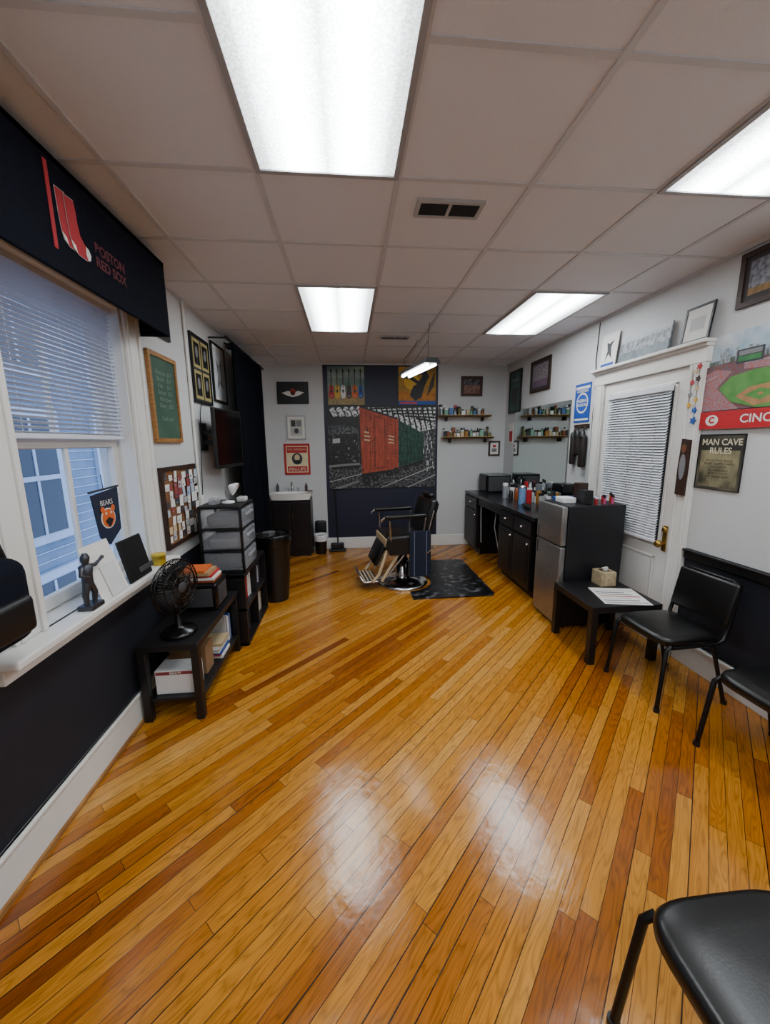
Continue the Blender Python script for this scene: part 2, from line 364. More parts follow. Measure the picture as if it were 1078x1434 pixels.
# ---------------------------------------------------------------- back wall art
bw1=P('bw_photo','#18191b',.5,c2='#7b7c7e',scale=32,lo=.42,hi=.75,detail=8)
bw2=P('bw_photo_light','#d9dadb',.5,c2='#4b4c50',scale=28,lo=.46,hi=.60,detail=8)
boxred=P('boxcar_red','#b34a2e',.55,c2='#7a3422',scale=7,lo=.38,hi=.72,stretch=(4,1,1),detail=10)
boxgr=P('boxcar_green','#2a5a48',.55,c2='#16302a',scale=10,stretch=(4,1,1),detail=9)
bdk=P('mural_black','#0a0b0d',.5,c2='#28292c',scale=34,lo=.45,hi=.8,detail=7)
def mu(*p): return [((a-458)/148,(680-c)/110) for a,c in p]
random.seed(23)
sh=[(bdk,mu((458,570),(606,570),(606,680),(458,680))),
 (bw1,mu((458,650),(606,640),(606,680),(458,680))),
 (bw2,mu((500,572),(606,572),(606,603),(585,606),(520,580)))]
for k in range(5):
    x=461+k*9; sh.append((bw2,mu((x,575-k*.4),(x+2,572-k*.4),(x+6,572-k*.4),(x+12,583),(x+5,584))))
for k in range(14):
    x=508+k*7; sh.append((bdk,mu((x,570),(x+2.4,570),(x+10,602),(x+8,602))))
for k in range(5): sh.append((bdk,mu((515+k*16,573+k*3),(606,570+k*5),(606,571.6+k*5),(515+k*16,575+k*3.2))))
sh+=[(bw1,mu((586,604),(606,600),(606,672),(590,655)))]
for k in range(60):   # platform columns, people, clutter
    x=random.uniform(588,604);y=random.uniform(604,664);w=random.uniform(.5,1.8);h=random.uniform(1,9);sh.append((random.choice([bdk,grey,lgrey,bdk,dgrey,bw2]),mu((x,y),(x+w,y),(x+w,y+h),(x,y+h))))
sh+=[(bw1,mu((458,596),(480,594),(499,600),(501,655),(462,658))),(bdk,mu((460,608),(498,606),(499,652),(462,654)))]
for k in range(70):   # locomotive detail
    x=random.uniform(459,496);y=random.uniform(592,655);w=random.uniform(.8,5);h=random.uniform(.6,3);sh.append((random.choice([bdk,dgrey,bdk,grey,bw1,bdk]),mu((x,y),(x+w,y-.2),(x+w,y+h-.2),(x,y+h))))
sh+=[(grey,mu((458,648),(500,645),(500,648),(458,651))),(lgrey,mu((464,613),(474,612),(474,618),(464,619)))]
for k in range(70):   # ballast and sleepers
    t=random.random();y=660+19*t;x=random.uniform(458,600);w=random.uniform(2,9)*(0.5+t);sh.append((random.choice([bdk,dgrey,bdk,grey,bw1]),mu((x,y),(x+w,y-1),(x+w,y-.2),(x,y+.8))))
sh+=[(boxgr,mu((553,588),(589,607),(589,642),(553,652))),(boxred,mu((501,569.5),(554,587),(554,654),(503,660)))]
sh+=[(bdk,mu((503,660),(554,654),(589,642),(589,646),(503,667)))]
rb=P('boxcar_rib','#8c3a26',.6,c2='#5e2618',scale=20,detail=8);rl=P('boxcar_light','#c4684a',.6,c2='#8c3a26',scale=14,detail=8);gb=P('green_rib','#12302a',.6)
def edge(x,t):
    k=(x-502)/52;top=569.5+17.5*k;bot=660-6*k;return bot+(top-bot)*t
for k in range(9):
    x=503+k*5.8;sh.append((rb,mu((x,edge(x,.99)),(x+.7,edge(x+.7,.99)),(x+.7,edge(x+.7,.02)),(x,edge(x,.02)))))
for k in range(14):
    t=.05+k*.067;sh.append((rb,mu((503,edge(503,t)),(553,edge(553,t)),(553,edge(553,t)+.3),(503,edge(503,t)+.45))))
for k in range(70):  # rust streaks and panel wear
    x=random.uniform(503,551);t=random.uniform(.08,.95);w=random.uniform(.3,2.2);q=random.uniform(.01,.09);sh.append((random.choice([rb,rl,boxred,rl,rb]),mu((x,edge(x,t)),(x+w,edge(x+w,t)),(x+w,edge(x+w,max(.03,t-q))),(x,edge(x,max(.03,t-q))))))
sh.append((rb,mu((521,edge(521,.92)),(536,edge(536,.92)),(536,edge(536,.05)),(521,edge(521,.05)))))
sh.append((boxred,mu((522.3,edge(522,.90)),(534.7,edge(534,.90)),(534.7,edge(534,.07)),(522.3,edge(522,.07)))))
sh.append((bdk,mu((502,569),(553,586),(553,588),(502,572))))
for a_,c_ in ((507,516),(540,550)):
    for t in (.64,.58,.52): sh.append((cream,mu((a_,edge(a_,t)),(c_-random.uniform(0,3),edge(c_,t)),(c_-2,edge(c_,t-.02)),(a_,edge(a_,t-.02)))))
for k in range(7):
    x=556+k*5;k2=(x-553)/36;sh.append((gb,mu((x,589+19*k2),(x+.7,589.4+19*k2),(x+.7,651-10*k2),(x,651-10*k2))))
for k in range(5):
    sh.append((gb,mu((553,600+k*11),(589,613+k*6.5),(589,613.7+k*6.5),(553,601+k*11))))
for cx_,r_ in ((509,6),(521,5.6),(541,5),(551,4.6),(565,4),(580,3.5)):
    c_y=669-(cx_-510)*.30
    for f_,mt in ((1,dgrey),(.9,bdk),(.35,dgrey)):
        sh.append((mt,[( (cx_+r_*f_*cos(t)-458)/148,(680-c_y-r_*f_*sin(t))/110) for t in [i*pi/8 for i in range(16)]]))
sh+=[(lgrey,mu((528,680),(530,680),(603,652),(602,651))),(lgrey,mu((566,680),(568,680),(606,664),(606,662.5))),(lgrey,mu((458,671),(458,670),(503,660),(503,660.8))),(grey,mu((462,680),(474,680),(500,671),(497,669)))]
b=picture('train_mural_canvas','B',-.29,1.33,.95,2.17,black,.0,bdk,sh,depth=.035,off=.0045);b.done()
skyp=P('poster_teal','#53706f',.6,c2='#8a9a86',scale=5)
sh=[(P('poster_sand','#a48c58',.6,c2='#7d7050',scale=20),(0,0,1,.32)),(P('pale_cloud','#98a5a0',.6,c2='#6f8482',scale=14),(0,.7,1,.86))]
for k,(m,w) in enumerate(((red,.075),(yellow,.08),(white,.07),(dkwood,.075),(orange,.08),(blue,.07))):
    x=.1+k*.16
    sh+=[(m,circ(x,.28,w,.12)),(m,circ(x,.43,w*.8,.1)),(dkwood,(x-.012,.45,x+.012,.86)),(black,(x-.022,.84,x+.022,.93)),(black,circ(x,.36,w*.35,.05)),(lgrey,(x-.03,.22,x+.03,.24))]
b=picture('guitar_poster','B',-.28,.27,2.18,2.735,dgrey,.008,skyp,sh,depth=.012,off=.0045);b.done()
sh=[(P('poster_orange','#c07c1e',.6,c2='#a05f18'),(0,0,1,.35)),(yellow,circ(.35,.62,.2,.22)),(bdk,[(.45,.1),(.62,.2),(.7,.5),(.82,.75),(.72,.95),(.6,.7),(.5,.55),(.4,.5),(.3,.25)]),(bdk,[(.1,.7),(.3,.78),(.55,.62),(.5,.55),(.3,.68)]),(black,circ(.62,.88,.08,.09)),(blue,(.0,.0,1,.10)),(redb,(.05,.02,.5,.07)),(dkwood,[(.75,.2),(.95,.5),(.97,.9),(.85,.6)])]
b=picture('mustard_music_poster','B',.76,1.34,2.18,2.735,dgrey,.008,P('poster_mustard','#b88a24',.6,c2='#8f6a1e',scale=5),sh,depth=.012,off=.0045);b.done()
sh=[(white,[(.1,.5),(.35,.62),(.5,.45),(.68,.62),(.9,.52),(.7,.35),(.5,.28),(.3,.35)]),(red,circ(.5,.55,.1,.18)),(black,circ(.5,.5,.05,.12))]
b=picture('framed_skull_print','B',-1.0,-.55,2.20,2.51,black,.025,bdk,sh);b.done()
sh=[(dgrey,(.08,.55,.45,.92)),(grey,(.5,.55,.92,.92)),(lgrey,(.08,.1,.92,.48)),(dgrey,circ(.5,.3,.18,.15))]
b=picture('framed_cartoon_print','B',-.89,-.61,1.69,2.04,lgrey,.02,P('aged_paper','#c8c5b4',.7),sh,mat_w=.03,matm=paper);b.done()
sh=[(P('poster_cream','#d8c9a4',.7),(.05,.05,.95,.95)),(red,(.08,.72,.92,.92)),(dgrey,circ(.5,.52,.22,.2)),(cream,circ(.5,.56,.11,.11)),(red,(.1,.08,.9,.26)),(bdk,[(.35,.35),(.65,.35),(.6,.48),(.4,.48)])]
b=picture('red_exhibit_poster','B',-.95,-.57,1.17,1.63,red,.012,red,sh,depth=.012);b.text('PIN-UPS',.19,.08,b.z,.07,P('cream_txt','#e2d6b8',.7));b.text('THE ORIGINAL',.19,.375,b.z,.042,cream);b.done()
b=picture('framed_group_photo','B',1.72,2.05,2.31,2.60,dkwood,.022,bw1,[(P('sepia','#5b3a32',.6,c2='#8c6a5a',scale=20),(0,0,1,.6))],mat_w=.02,matm=P('maroon_mat','#4c2422',.7));b.done()
b=picture('framed_certificate','B',2.18,2.36,1.41,1.64,dkwood,.025,paper,[(grey,(.2,.2,.8,.5)),(red,(.3,.6,.7,.8))]);b.done()
b=picture('green_framed_print','R',5.40,5.80,2.04,2.63,black,.03,P('dark_green_photo','#1d3b33',.5,c2='#3c5a50',scale=10),[(grey,(.2,.78,.8,.82)),(dgrey,(.2,.2,.8,.6))]);b.done()
b=picture('framed_team_photo','R',4.62,5.12,2.25,2.64,dkwood,.028,P('team_photo','#5b5560',.5,c2='#9a8f92',scale=36),[(P('mauve','#6b5668',.6),(.0,.0,1,.3))],mat_w=.03,matm=dgrey);b.done()
b=picture('blue_bat_poster','R',3.80,4.07,1.82,2.21,blue,.0,P('poster_blue','#1d4fae',.6,c2='#1a4494'),[(white,(.06,.86,.94,.93)),(white,circ(.5,.5,.38,.27)),(P('poster_blue2','#1d4fae',.6),circ(.5,.5,.33,.22)),(white,(.06,.05,.94,.10))],depth=.008)
b.text('BASEBALL\nMUSEUM',.135,.195,b.z,.042,white,bold=.001);b.text('LOUISVILLE',.135,.315,b.z,.038,white,bold=.001);b.done()
b=picture('small_red_sign','R',5.62,5.76,1.60,1.90,white,.0,paper,[(red,(.1,.1,.9,.6))],depth=.01);b.done()
b=B('wall_mirror',wallM('R',4.13,5.56,.97))
mm=P('mirror_glass','#dbe4e2',.02,metal=1,var=0);b.box((0,0,.001),(1.43,1.10,.012),steel);b.poly([(.006,.006,.0125),(1.424,.006,.0125),(1.424,1.094,.0125),(.006,1.094,.0125)],mm);b.done()
b=picture('framed_player_photo','R',1.86,2.37,2.42,2.73,dkwood,.03,P('sport_photo','#4b4a52',.5,c2='#7f7f86',scale=40),[(P('ochre','#8a6a3c',.6,c2='#6b4f2c',scale=30),(.0,.0,1,.2))],mat_w=.03,matm=P('espresso','#2b2422',.6));b.done()
field=P('field_green','#5a8f46',.7,c2='#47803a',scale=14);seats=P('crowd','#a85850',.8,c2='#84808a',scale=120,detail=7,lo=.42,hi=.58);seats2=P('crowd_dark','#7d433e',.8,c2='#5e5b64',scale=120,detail=7,lo=.42,hi=.58)
stsky=P('poster_sky','#8fa9bd',.6,c2='#d2d6d8',scale=5)
city=P('city','#6e767c',.7,c2='#a8acae',scale=80,detail=6)
sh=[(P('river','#8795a0',.7),(0,.66,1,.74)),(P('hills','#6f7a72',.7,c2='#59645c',scale=30),[(0,.72),(.3,.77),(.6,.74),(1,.78),(1,.70),(0,.68)])]
for k in range(26):
    x=random.uniform(.02,.95);w=random.uniform(.012,.035);sh.append((city,(x,.7,x+w,random.uniform(.76,.90) if x<.5 else random.uniform(.74,.82))))
sh+=[(seats2,[(0,.2),(0,.68),(.3,.70),(.62,.68),(1,.72),(1,.2)]),
 (seats,[(0,.2),(0,.60),(.10,.64),(.22,.60),(.12,.44),(.30,.2)]),(seats,[(.3,.66),(.62,.65),(1,.68),(1,.60),(.7,.56),(.3,.60)]),
 (lgrey,[(0,.52),(.11,.57),(.11,.575),(0,.53)]),(lgrey,[(.3,.655),(1,.675),(1,.682),(.3,.662)]),
 (dgrey,(.24,.66,.42,.80)),(grey,(.255,.74,.405,.785)),(green,(.255,.68,.405,.73)),
 (field,[(.14,.43),(.22,.54),(.38,.58),(.66,.57),(.92,.50),(1,.42),(1,.26),(.80,.2),(.42,.2),(.24,.28)]),
 (P('infield','#a98058',.8,c2='#99724c',scale=30),[(.27,.33),(.36,.41),(.50,.43),(.62,.36),(.56,.25),(.40,.22)]),(field,[(.33,.332),(.43,.39),(.54,.345),(.44,.27)]),(P('mound','#b07f50',.8),circ(.437,.333,.018,.012,10)),
 (redb,(0,0,1,.19))]
b=picture('stadium_poster','R',1.62,2.53,1.70,2.29,red,.0,stsky,sh,depth=.006)
b.text('CINCINNATI',.52,.055,b.z,.07,white,bold=.0012,sx=1.1)
b.prism(circ(.11,.055,.045,.035),b.z-.001,b.z,white);b.text('C',.11,.055,b.z+.001,.055,redb,bold=.003);b.done()
b=picture('man_cave_rules_sign','R',2.19,2.505,1.30,1.665,black,.004,P('chalk_sign','#24231f',.7,c2='#6b6654',scale=5,hi=.8),[(P('parchment','#8e8665',.8,c2='#3a372a',scale=7),(.06,.04,.94,.72))],depth=.01)
ctl=P('cream_letters','#cfc6a9',.7);b.text('MAN CAVE\nRULES',.16,.285,b.z,.056,ctl,bold=.001)
b.text('MY CAVE MY RULES\nWHAT HAPPENS HERE\nSTAYS HERE\nNO NAGGING\nBEER IS GOOD\nNO TRESPASSING',.16,.14,b.z,.021,P('ink','#1c1a14',.8));b.done()
# ---------------------------------------------------------------- door
b=B('door_1')
dy0,dy1,dz=2.64,3.56,2.14;dx=XR-.012
b.box((dx,dy0,0.005),(XR-.001,dy1,dz),white)
z0,z1,q0,q1=.14,.72,dy0+.13,dy1-.13
b.box((dx-.012,q0,z0),(dx,q0+.02,z1),white,.004);b.box((dx-.012,q1-.02,z0),(dx,q1,z1),white,.004);b.box((dx-.012,q0,z0),(dx,q1,z0+.02),white,.004);b.box((dx-.012,q0,z1-.02),(dx,q1,z1),white,.004);b.box((dx-.006,q0+.03,z0+.03),(dx,q1-.03,z1-.03),white,.004)
for a,c in (((dy0+.09,.83),(dy0+.115,2.05)),((dy1-.115,.83),(dy1-.09,2.05)),((dy0+.09,2.03),(dy1-.09,2.055)),((dy0+.09,.81),(dy1-.09,.835))):b.box((dx-.012,a[0],a[1]),(dx,c[0],c[1]),white,.004)
b.box((dx-.004,dy0+.115,.835),(dx,dy1-.115,2.03),P('door_glass','#3a4048',.1))
b.box((dx-.008,dy0+.035,.78),(dx,dy0+.075,.98),brass,.003)
Mk=Matrix.Translation((dx-.005,dy0+.055,.84))@Matrix.Rotation(-pi/2,4,'Y')
b.lathe([(.008,0),(.01,.03),(.026,.035),(.03,.05),(.022,.065),(.005,.068)],brass,M=Mk)
b.lathe([(.022,0),(.02,.012),(.006,.014)],brass,M=Matrix.Translation((dx-.006,dy0+.055,.95))@Matrix.Rotation(-pi/2,4,'Y'))
b.done()
b=B('trim_door_casing')
for y0,y1 in ((dy1+.005,dy1+.13),(dy0-.13,dy0-.005)):
    b.box((XR-.035,y0,0),(XR,y1,dz+.01),white,.005);b.box((XR-.045,y0+.012,0),(XR-.034,y0+.03,dz),white,.004);b.box((XR-.045,y1-.03,0),(XR-.034,y1-.012,dz),white,.004)
b.box((XR-.04,dy0-.14,dz+.005),(XR,dy1+.14,dz+.13),white,.005);b.box((XR-.09,dy0-.16,dz+.125),(XR,dy1+.16,dz+.15),white,.006);b.box((XR-.06,dy0-.15,dz+.105),(XR,dy1+.15,dz+.13),white,.006)
b.done()
b=B('door_blinds');x=dx-.033
dbl=P('door_blind_slat','#dadde2',.5,var=.03)
b.box((x-.02,dy0+.11,1.99),(x+.015,dy1-.10,2.03),dbl,.003)
z=1.98
while z>.86:
    b.box((-.012,dy0+.115,-.0006),(.012,dy1-.105,.0006),dbl,M=Matrix.Translation((x,0,z))@Matrix.Rotation(radians(-48),4,'Y'));z-=.0215
b.box((x-.012,dy0+.115,.835),(x+.01,dy1-.105,.855),dbl,.003)
for y in (2.85,3.12,3.38):b.tube([(x-.012,y,.84),(x-.012,y,2.0)],.001,lgrey,5)
b.tube([(x-.022,3.44,1.98),(x-.022,3.44,1.3)],.003,whitep,6);b.done()
zt=dz+.15
def lean(name,a0,a1,h_,fm,fw,bg,sh,xo=.03,**k):
    M=wallM('R',a0,a1,zt)@Matrix.Translation((0,0,xo+.015))@Matrix.Rotation(-atan(xo/h_),4,'X')
    return picture(name,'R',a0,a1,zt,zt+h_,fm,fw,bg,sh,M=M,**k)
lean('small_player_poster',3.42,3.64,.30,white,.0,paper,[(dgrey,[(.3,.2),(.5,.4),(.7,.25),(.6,.6),(.75,.8),(.5,.7),(.3,.75),(.4,.5)]),(blue,(.1,.05,.9,.13))],depth=.006).done()
hb=P('harbour','#9ea2a7',.5,c2='#5f656d',scale=26,detail=7,lo=.42,hi=.6)
lean('harbour_panorama_print',2.83,3.37,.21,grey,.0,hb,[(P('water','#6b787f',.5,c2='#49545b',scale=20),(0,0,1,.35)),(P('haze','#b0b4b7',.5),(0,.75,1,1))]+[(dgrey,(k*.09+.03,.33,k*.09+.035,.85)) for k in range(11)],depth=.02).done()
lean('framed_document',2.50,2.72,.24,black,.014,paper,[(lgrey,(.2,.3,.8,.7))],depth=.012).done()
b=B('wooden_wall_plaque',Matrix(((0,0,-1,XR-.047),(-1,0,0,2.605),(0,1,0,1.24),(0,0,0,1))))
b.prism([(0,0),(.075,.0),(.08,.2),(.08,.39),(.01,.40),(.0,.2)],0,.015,dkwood);b.prism(circ(.04,.2,.024,.09),.015,.02,grey);b.prism(circ(.04,.33,.02,.03),.015,.02,P('rust','#6b4226',.6));b.done()
b=B('hanging_charm_string')
x=XR-.05;b.tube([(x,2.535,2.12),(x,2.537,1.75)],.0015,black,5);b.tube([(x-.004,2.575,2.10),(x-.004,2.585,1.86)],.0015,black,5)
for yy,z,m,r in ((2.536,2.12,red,.022),(2.56,2.09,cream,.02),(2.536,2.04,dkwood,.022),(2.58,2.02,red,.018),(2.536,1.98,cream,.018),(2.585,1.94,grey,.018),(2.585,1.87,yellow,.018),(2.536,1.9,yellow,.016),(2.536,1.83,blue,.022),(2.536,1.76,blue,.028)):
    b.prism([(r*(1 if i%2 else .55)*cos(i*pi/5)+yy,r*(1 if i%2 else .55)*sin(i*pi/5)+z) for i in range(10)],-.006,.002,m,Matrix(((0,0,1,x),(1,0,0,0),(0,1,0,0),(0,0,0,1))))
b.done()
b=B('hanging_holster_rack')
x=XR
b.box((x-.02,3.78,1.76),(x-.001,4.03,1.80),dkwood,.004)
lth=P('dark_leather','#1d1512',.6)
for y,z1,z0,w in ((3.83,1.75,1.36,.05),(3.92,1.76,1.48,.045),(4.0,1.74,1.38,.035)):
    b.box((x-.06,y-w,z0),(x-.012,y+w*.8,z1-.06),lth,.02,3);b.tube([(x-.03,y,z1-.08),(x-.03,y,z1),(x-.015,y,z1+.02)],.008,blkwood,6)
    b.lathe([(w*.9,0),(w*.7,.05),(w*.3,.06)],black,c=(x-.045,y,z1-.08),seg=12,sx=.7)
b.done()
b=B('wall_cable');b.tube([(XR-.006,3.73,1.1),(XR-.006,3.74,1.9),(XR-.01,3.72,2.05),(XR-.006,3.76,2.4),(XR-.006,3.74,H-.03)],.004,black,6);b.done()
b=B('security_camera');b.tube([(XL+.002,4.52,2.70),(XL+.05,4.52,2.68)],.008,black,6);b.box((XL+.03,4.47,2.63),(XL+.11,4.55,2.69),black,.01,3);b.done()
# ---------------------------------------------------------------- left wall art
brd=P('chalkboard','#2c4a3a',.7,c2='#3b5a49',scale=4)
b=picture('chalkboard_sign','L',2.76,3.18,1.65,2.25,oak,.03,brd,depth=.022)
ck=P('chalk','#748b7d',.9)
b.text('Haircuts  $17\nBeard    $10\nKids     $14\nSeniors  $15\nHot towel\nShave   $20\n\nCash only',.21,.32,b.z,.044,ck,shear=.3);b.done()
b=picture('dark_framed_print','L',2.76,3.14,2.37,2.66,black,.03,bw1,[(red,(.1,.1,.5,.5))]);b.done()
sh=[]
for u in (0,1):
    for v in (0,1):
        sh+=[(P('yellow_mat','#a89a62',.7),(.04+u*.48,.03+v*.49,.48+u*.48,.48+v*.49)),(bdk,(.10+u*.48,.08+v*.49,.42+u*.48,.43+v*.49)),(grey,circ(.26+u*.48,.28+v*.49,.08,.09))]
b=picture('quad_photo_frame','L',3.53,3.96,1.99,2.56,black,.02,dgrey,sh);b.done()
b=picture('framed_line_drawing','L',4.04,4.44,2.05,2.61,black,.02,P('drawing_paper','#c9ccd0',.7),[(grey,[(.2,.15),(.5,.3),(.8,.2),(.7,.5),(.8,.85),(.5,.65),(.2,.8),(.35,.5)]),(lgrey,circ(.5,.5,.15,.18))],mat_w=.03,matm=paper);b.done()
random.seed(4);cork=P('cork','#8a5f38',.9,c2='#6f4826',scale=90)
sh=[]
cols=[paper,paper,lgrey,P('tan_card','#c9b38b',.8),paper,P('pale_blue','#a9b8c8',.8),paper,lgrey,dgrey,white,P('dull_red_card','#8c4040',.8)]
for i in range(8):
    for j in range(8):
        if random.random()<.06: continue
        u=.02+i*.12+random.uniform(-.01,.02);v=.03+j*.118+random.uniform(-.02,.02);w=random.uniform(.08,.15);h_=random.uniform(.08,.15)
        t=random.uniform(-.15,.15);m=random.choice(cols)
        sh.append((m,[(u,v),(u+w,v+t*w),(u+w-t*h_,v+h_),(u-t*h_,v+h_)]))
        if random.random()<.7: sh.append((random.choice([dgrey,red,blue,grey,lgrey,grey]),(u+.02,v+.03,u+w*.6,v+h_*.4)))
b=picture('cork_board','L',2.76,3.36,.90,1.48,dkwood,.028,cork,sh,depth=.025);b.done()
b=B('wall_conduit');b.tube([(XL+.012,3.44,1.2),(XL+.012,3.44,H-.02)],.011,white,8);b.box((XL,3.40,1.08),(XL+.03,3.48,1.2),white,.004)
b.tube([(XL+.012,3.5,1.2),(XL+.02,3.52,1.5),(XL+.012,3.62,1.9),(XL+.012,3.66,1.98)],.004,black,6);b.done()
b=B('wall_mounted_tv')
a=Vector((-1.150,3.54,0));c=Vector((-1.075,4.10,0));d=(c-a).normalized();nrm=Vector((d.y,-d.x,0))
M=Matrix(((d.x,0,nrm.x,a.x),(d.y,0,nrm.y,a.y),(0,1,0,1.42),(0,0,0,1)))
w=(c-a).length
b.box((0,0,-.02),(w,.53,.012),black,.006,M=M);b.poly([(.018,.03,.0125),(w-.018,.03,.0125),(w-.018,.512,.0125),(.018,.512,.0125)],glassd,M=M)
b.box((.1,.1,-.045),(w-.1,.42,-.018),black,.01,M=M)
b.box((XL+.001,3.60,1.58),(XL+.02,3.72,1.82),steelb);b.box((XL+.01,3.62,1.63),(-1.13,3.66,1.67),steelb);b.box((XL+.01,3.62,1.72),(-1.13,3.66,1.76),steelb)
b.box((-1.17,3.60,1.60),(-1.13,3.9,1.78),steelb);b.done()
b=B('navy_curtain')
nn=90;V=[];F=[];zs_=[.28,.8,1.5,2.2,2.62]
for j,z in enumerate(zs_):
    for i in range(nn+1):
        t=i/nn;y=4.15+1.32*t;amp=.035*(1.15-.12*j);x=-1.12+amp*sin(t*2*pi*11+.3*j)+.01*sin(t*17)
        V.append((x,y,z))
for j in range(len(zs_)-1):
    for i in range(nn):F.append((j*(nn+1)+i,j*(nn+1)+i+1,(j+1)*(nn+1)+i+1,(j+1)*(nn+1)+i))
b.add(V,F,P('curtain_cloth','#07090e',.95,c2='#0b0e17',scale=20,spec=.1),True)
b.tube([(-1.12,4.0,2.63),(-1.12,5.65,2.63)],.012,black,10)
for y in (4.03,5.62):b.tube([(-1.12,y,2.63),(XL,y,2.63)],.008,black,8)
b.done()
# ---------------------------------------------------------------- sill things
zs=.886
b=B('bronze_ballplayer_statuette')
br=P('pewter','#4a4b51',.35,metal=.7);M=Matrix.Translation((XL+.073,1.83,zs))@Matrix.Diagonal((1.15,1.15,1.15,1))
b.box((-.03,-.04,0),(.03,.04,.02),br,.004,M=M)
b.tube([(0,-.022,.02),(0,-.024,.06),(.0,-.008,.105)],[.009,.012,.015],br,10,M=M);b.tube([(0,.025,.02),(.002,.03,.06),(0,.008,.105)],[.009,.012,.015],br,10,M=M)
b.tube([(0,0,.10),(0,0,.14),(0,0,.175),(0,0,.185)],[.02,.02,.026,.012],br,12,M=M)
b.tube([(0,0,.18),(0,0,.198),(0,.003,.212),(0,.003,.228)],[.009,.016,.017,.009],br,12,M=M)
b.tube([(0,-.024,.172),(.01,-.05,.15),(.02,-.02,.135)],[.01,.008,.007],br,8,M=M);b.tube([(0,.024,.172),(.0,.055,.165),(0,.085,.175)],[.01,.008,.006],br,8,M=M)
b.tube([(0,.07,.17),(.0,.11,.185)],[.004,.008],br,8,M=M)
b.done()
b=B('leaning_papers')
M=Matrix.Translation((XL+.088,1.98,zs))@Matrix.Rotation(radians(-17),4,'Y')
b.box((0,-.09,0),(.003,.13,.28),paper,M=M);b.box((.006,-.02,0),(.009,.10,.16),P('paper2','#cfd0cf',.8),M=M);b.done()
b=B('black_photo_stand')
M=Matrix.Translation((XL+.085,2.25,zs))@Matrix.Rotation(radians(-12),4,'Y')
b.box((0,-.12,0),(.012,.11,.24),black,.003,M=M);b.box((.012,-.02,.03),(.02,.13,.06),dgrey,.003,M=M)
b.done()
b=B('yellow_tin');b.lathe([(.040,0),(.040,.055),(.041,.055),(.041,.07),(.035,.073)],P('tin_yellow','#c2a21e',.4),c=(XL+.075,2.49,zs));b.done()
b=B('team_pennant_banner',Matrix(((0,0,1,XL+.012),(1,0,0,2.02+.08),(0,1,0,1.02),(0,0,0,1)))@Matrix.Translation((.02,0,0))@Matrix.Diagonal((1.15,1.15,1,1)))
b.prism([(0.03,.05),(.10,0.0),(.20,.06),(.21,.27),(.0,.25)],0,.004,P('banner_navy','#101a34',.8),Matrix.Translation((0,.06,-.06)))
b.prism(circ(.105,.13,.055,.05),0,.002,white,Matrix.Translation((0,.06,-.055)));b.prism(circ(.105,.13,.048,.044),0,.002,orange,Matrix.Translation((0,.06,-.053)))
for dx_,dy_ in ((-.04,.045),(.04,.045)):b.prism(circ(.105+dx_,.13+dy_,.015,.015),0,.002,orange,Matrix.Translation((0,.06,-.052)))
b.prism([(.075,.12),(.105,.085),(.135,.12),(.105,.135)],0,.002,bdk,Matrix.Translation((0,.06,-.05)))
for dx_ in (-.02,.02):b.prism(circ(.105+dx_,.155,.006,.006),0,.002,white,Matrix.Translation((0,.06,-.05)))
b.text('BEARS',.105,.265,-.054,.035,white);b.tube([(-.01,.325,-.058),(.22,.335,-.058)],.005,black,6);b.tube([(.1,.33,-.058),(.1,.40,-.062)],.002,black,5);b.done()
b=B('hanging_black_bag')
M=Matrix.Translation((XL+.11,1.27,.97))
b.box((-.07,-.16,0),(.075,.14,.30),navy,.06,4,M=M);b.box((.05,-.12,.04),(.095,.10,.17),black,.03,4,M=M)
b.tube([(0,-.12,.29),(0,-.08,.40),(-.06,0,.46),(0,.08,.40),(0,.11,.29)],.014,black,8,M=M);b.tube([(-.109,0,.465),(-.04,0,.465)],.008,chrome,8,M=M);b.done()
# ---------------------------------------------------------------- low shelf (left)
ZS=.495
b=B('low_media_shelf')
x0,x1,y0,y1=XL+.036,-.90,2.17,3.0
b.box((x0,y0,ZS-.04),(x1,y1,ZS),blkwood,.004);b.box((x0+.01,y0+.02,.12),(x1-.01,y1-.02,.145),blkwood,.003)
for xx in (x0+.005,x1-.05):
    for yy in (y0+.005,y1-.05):b.box((xx,yy,0),(xx+.045,yy+.045,ZS-.04),blkwood,.003)
lsh=b.done()
b=B('magazine_stack');random.seed(2)
z=.146;mg=[paper,red,blue,lgrey,P('mag_tan','#b19b78',.6),dgrey,white]
for k in range(7):
    h_=random.uniform(.008,.02);o=random.uniform(-.01,.01);b.box((-1.20+o,2.60+o,z),(-.93+o,2.78,z+h_),random.choice(mg));z+=h_
for k in range(9):
    y=2.80+k*.014;b.box((-1.2,y,.146),(-.95,y+.009,.36-.01*(k%3)),random.choice(mg))
b.box((-1.19,2.42,.146),(-.96,2.55,.34),P('cardboard','#8a6a48',.8),.003);b.done()
b=B('white_realty_sign_box')
b.box((-1.19,2.23,.146),(-.96,2.36,.30),whitep,.003);b.box((-1.185,2.2285,.272),(-.965,2.3625,.292),P('dull_sign_red','#8c3a3c',.6))
M=Matrix(((1,0,0,0),(0,0,-1,2.2283),(0,1,0,0),(0,0,0,1)))
b.text('REALTY',-1.07,.282,.001,.02,white,M=M,bold=.001);b.done()
b=B('desk_fan')
fx,fy,fz=-1.06,2.32,ZS+.0005
b.lathe([(.10,0),(.105,.012),(.09,.028),(.03,.04),(.02,.05),(.016,.17)],blackg,c=(fx,fy,fz),seg=28)
C=Matrix.Translation((fx,fy,fz+.30))@Matrix.Rotation(radians(-20),4,'Z')@Matrix.Rotation(radians(90),4,'Y')@Matrix.Diagonal((.87,.87,.95,1))
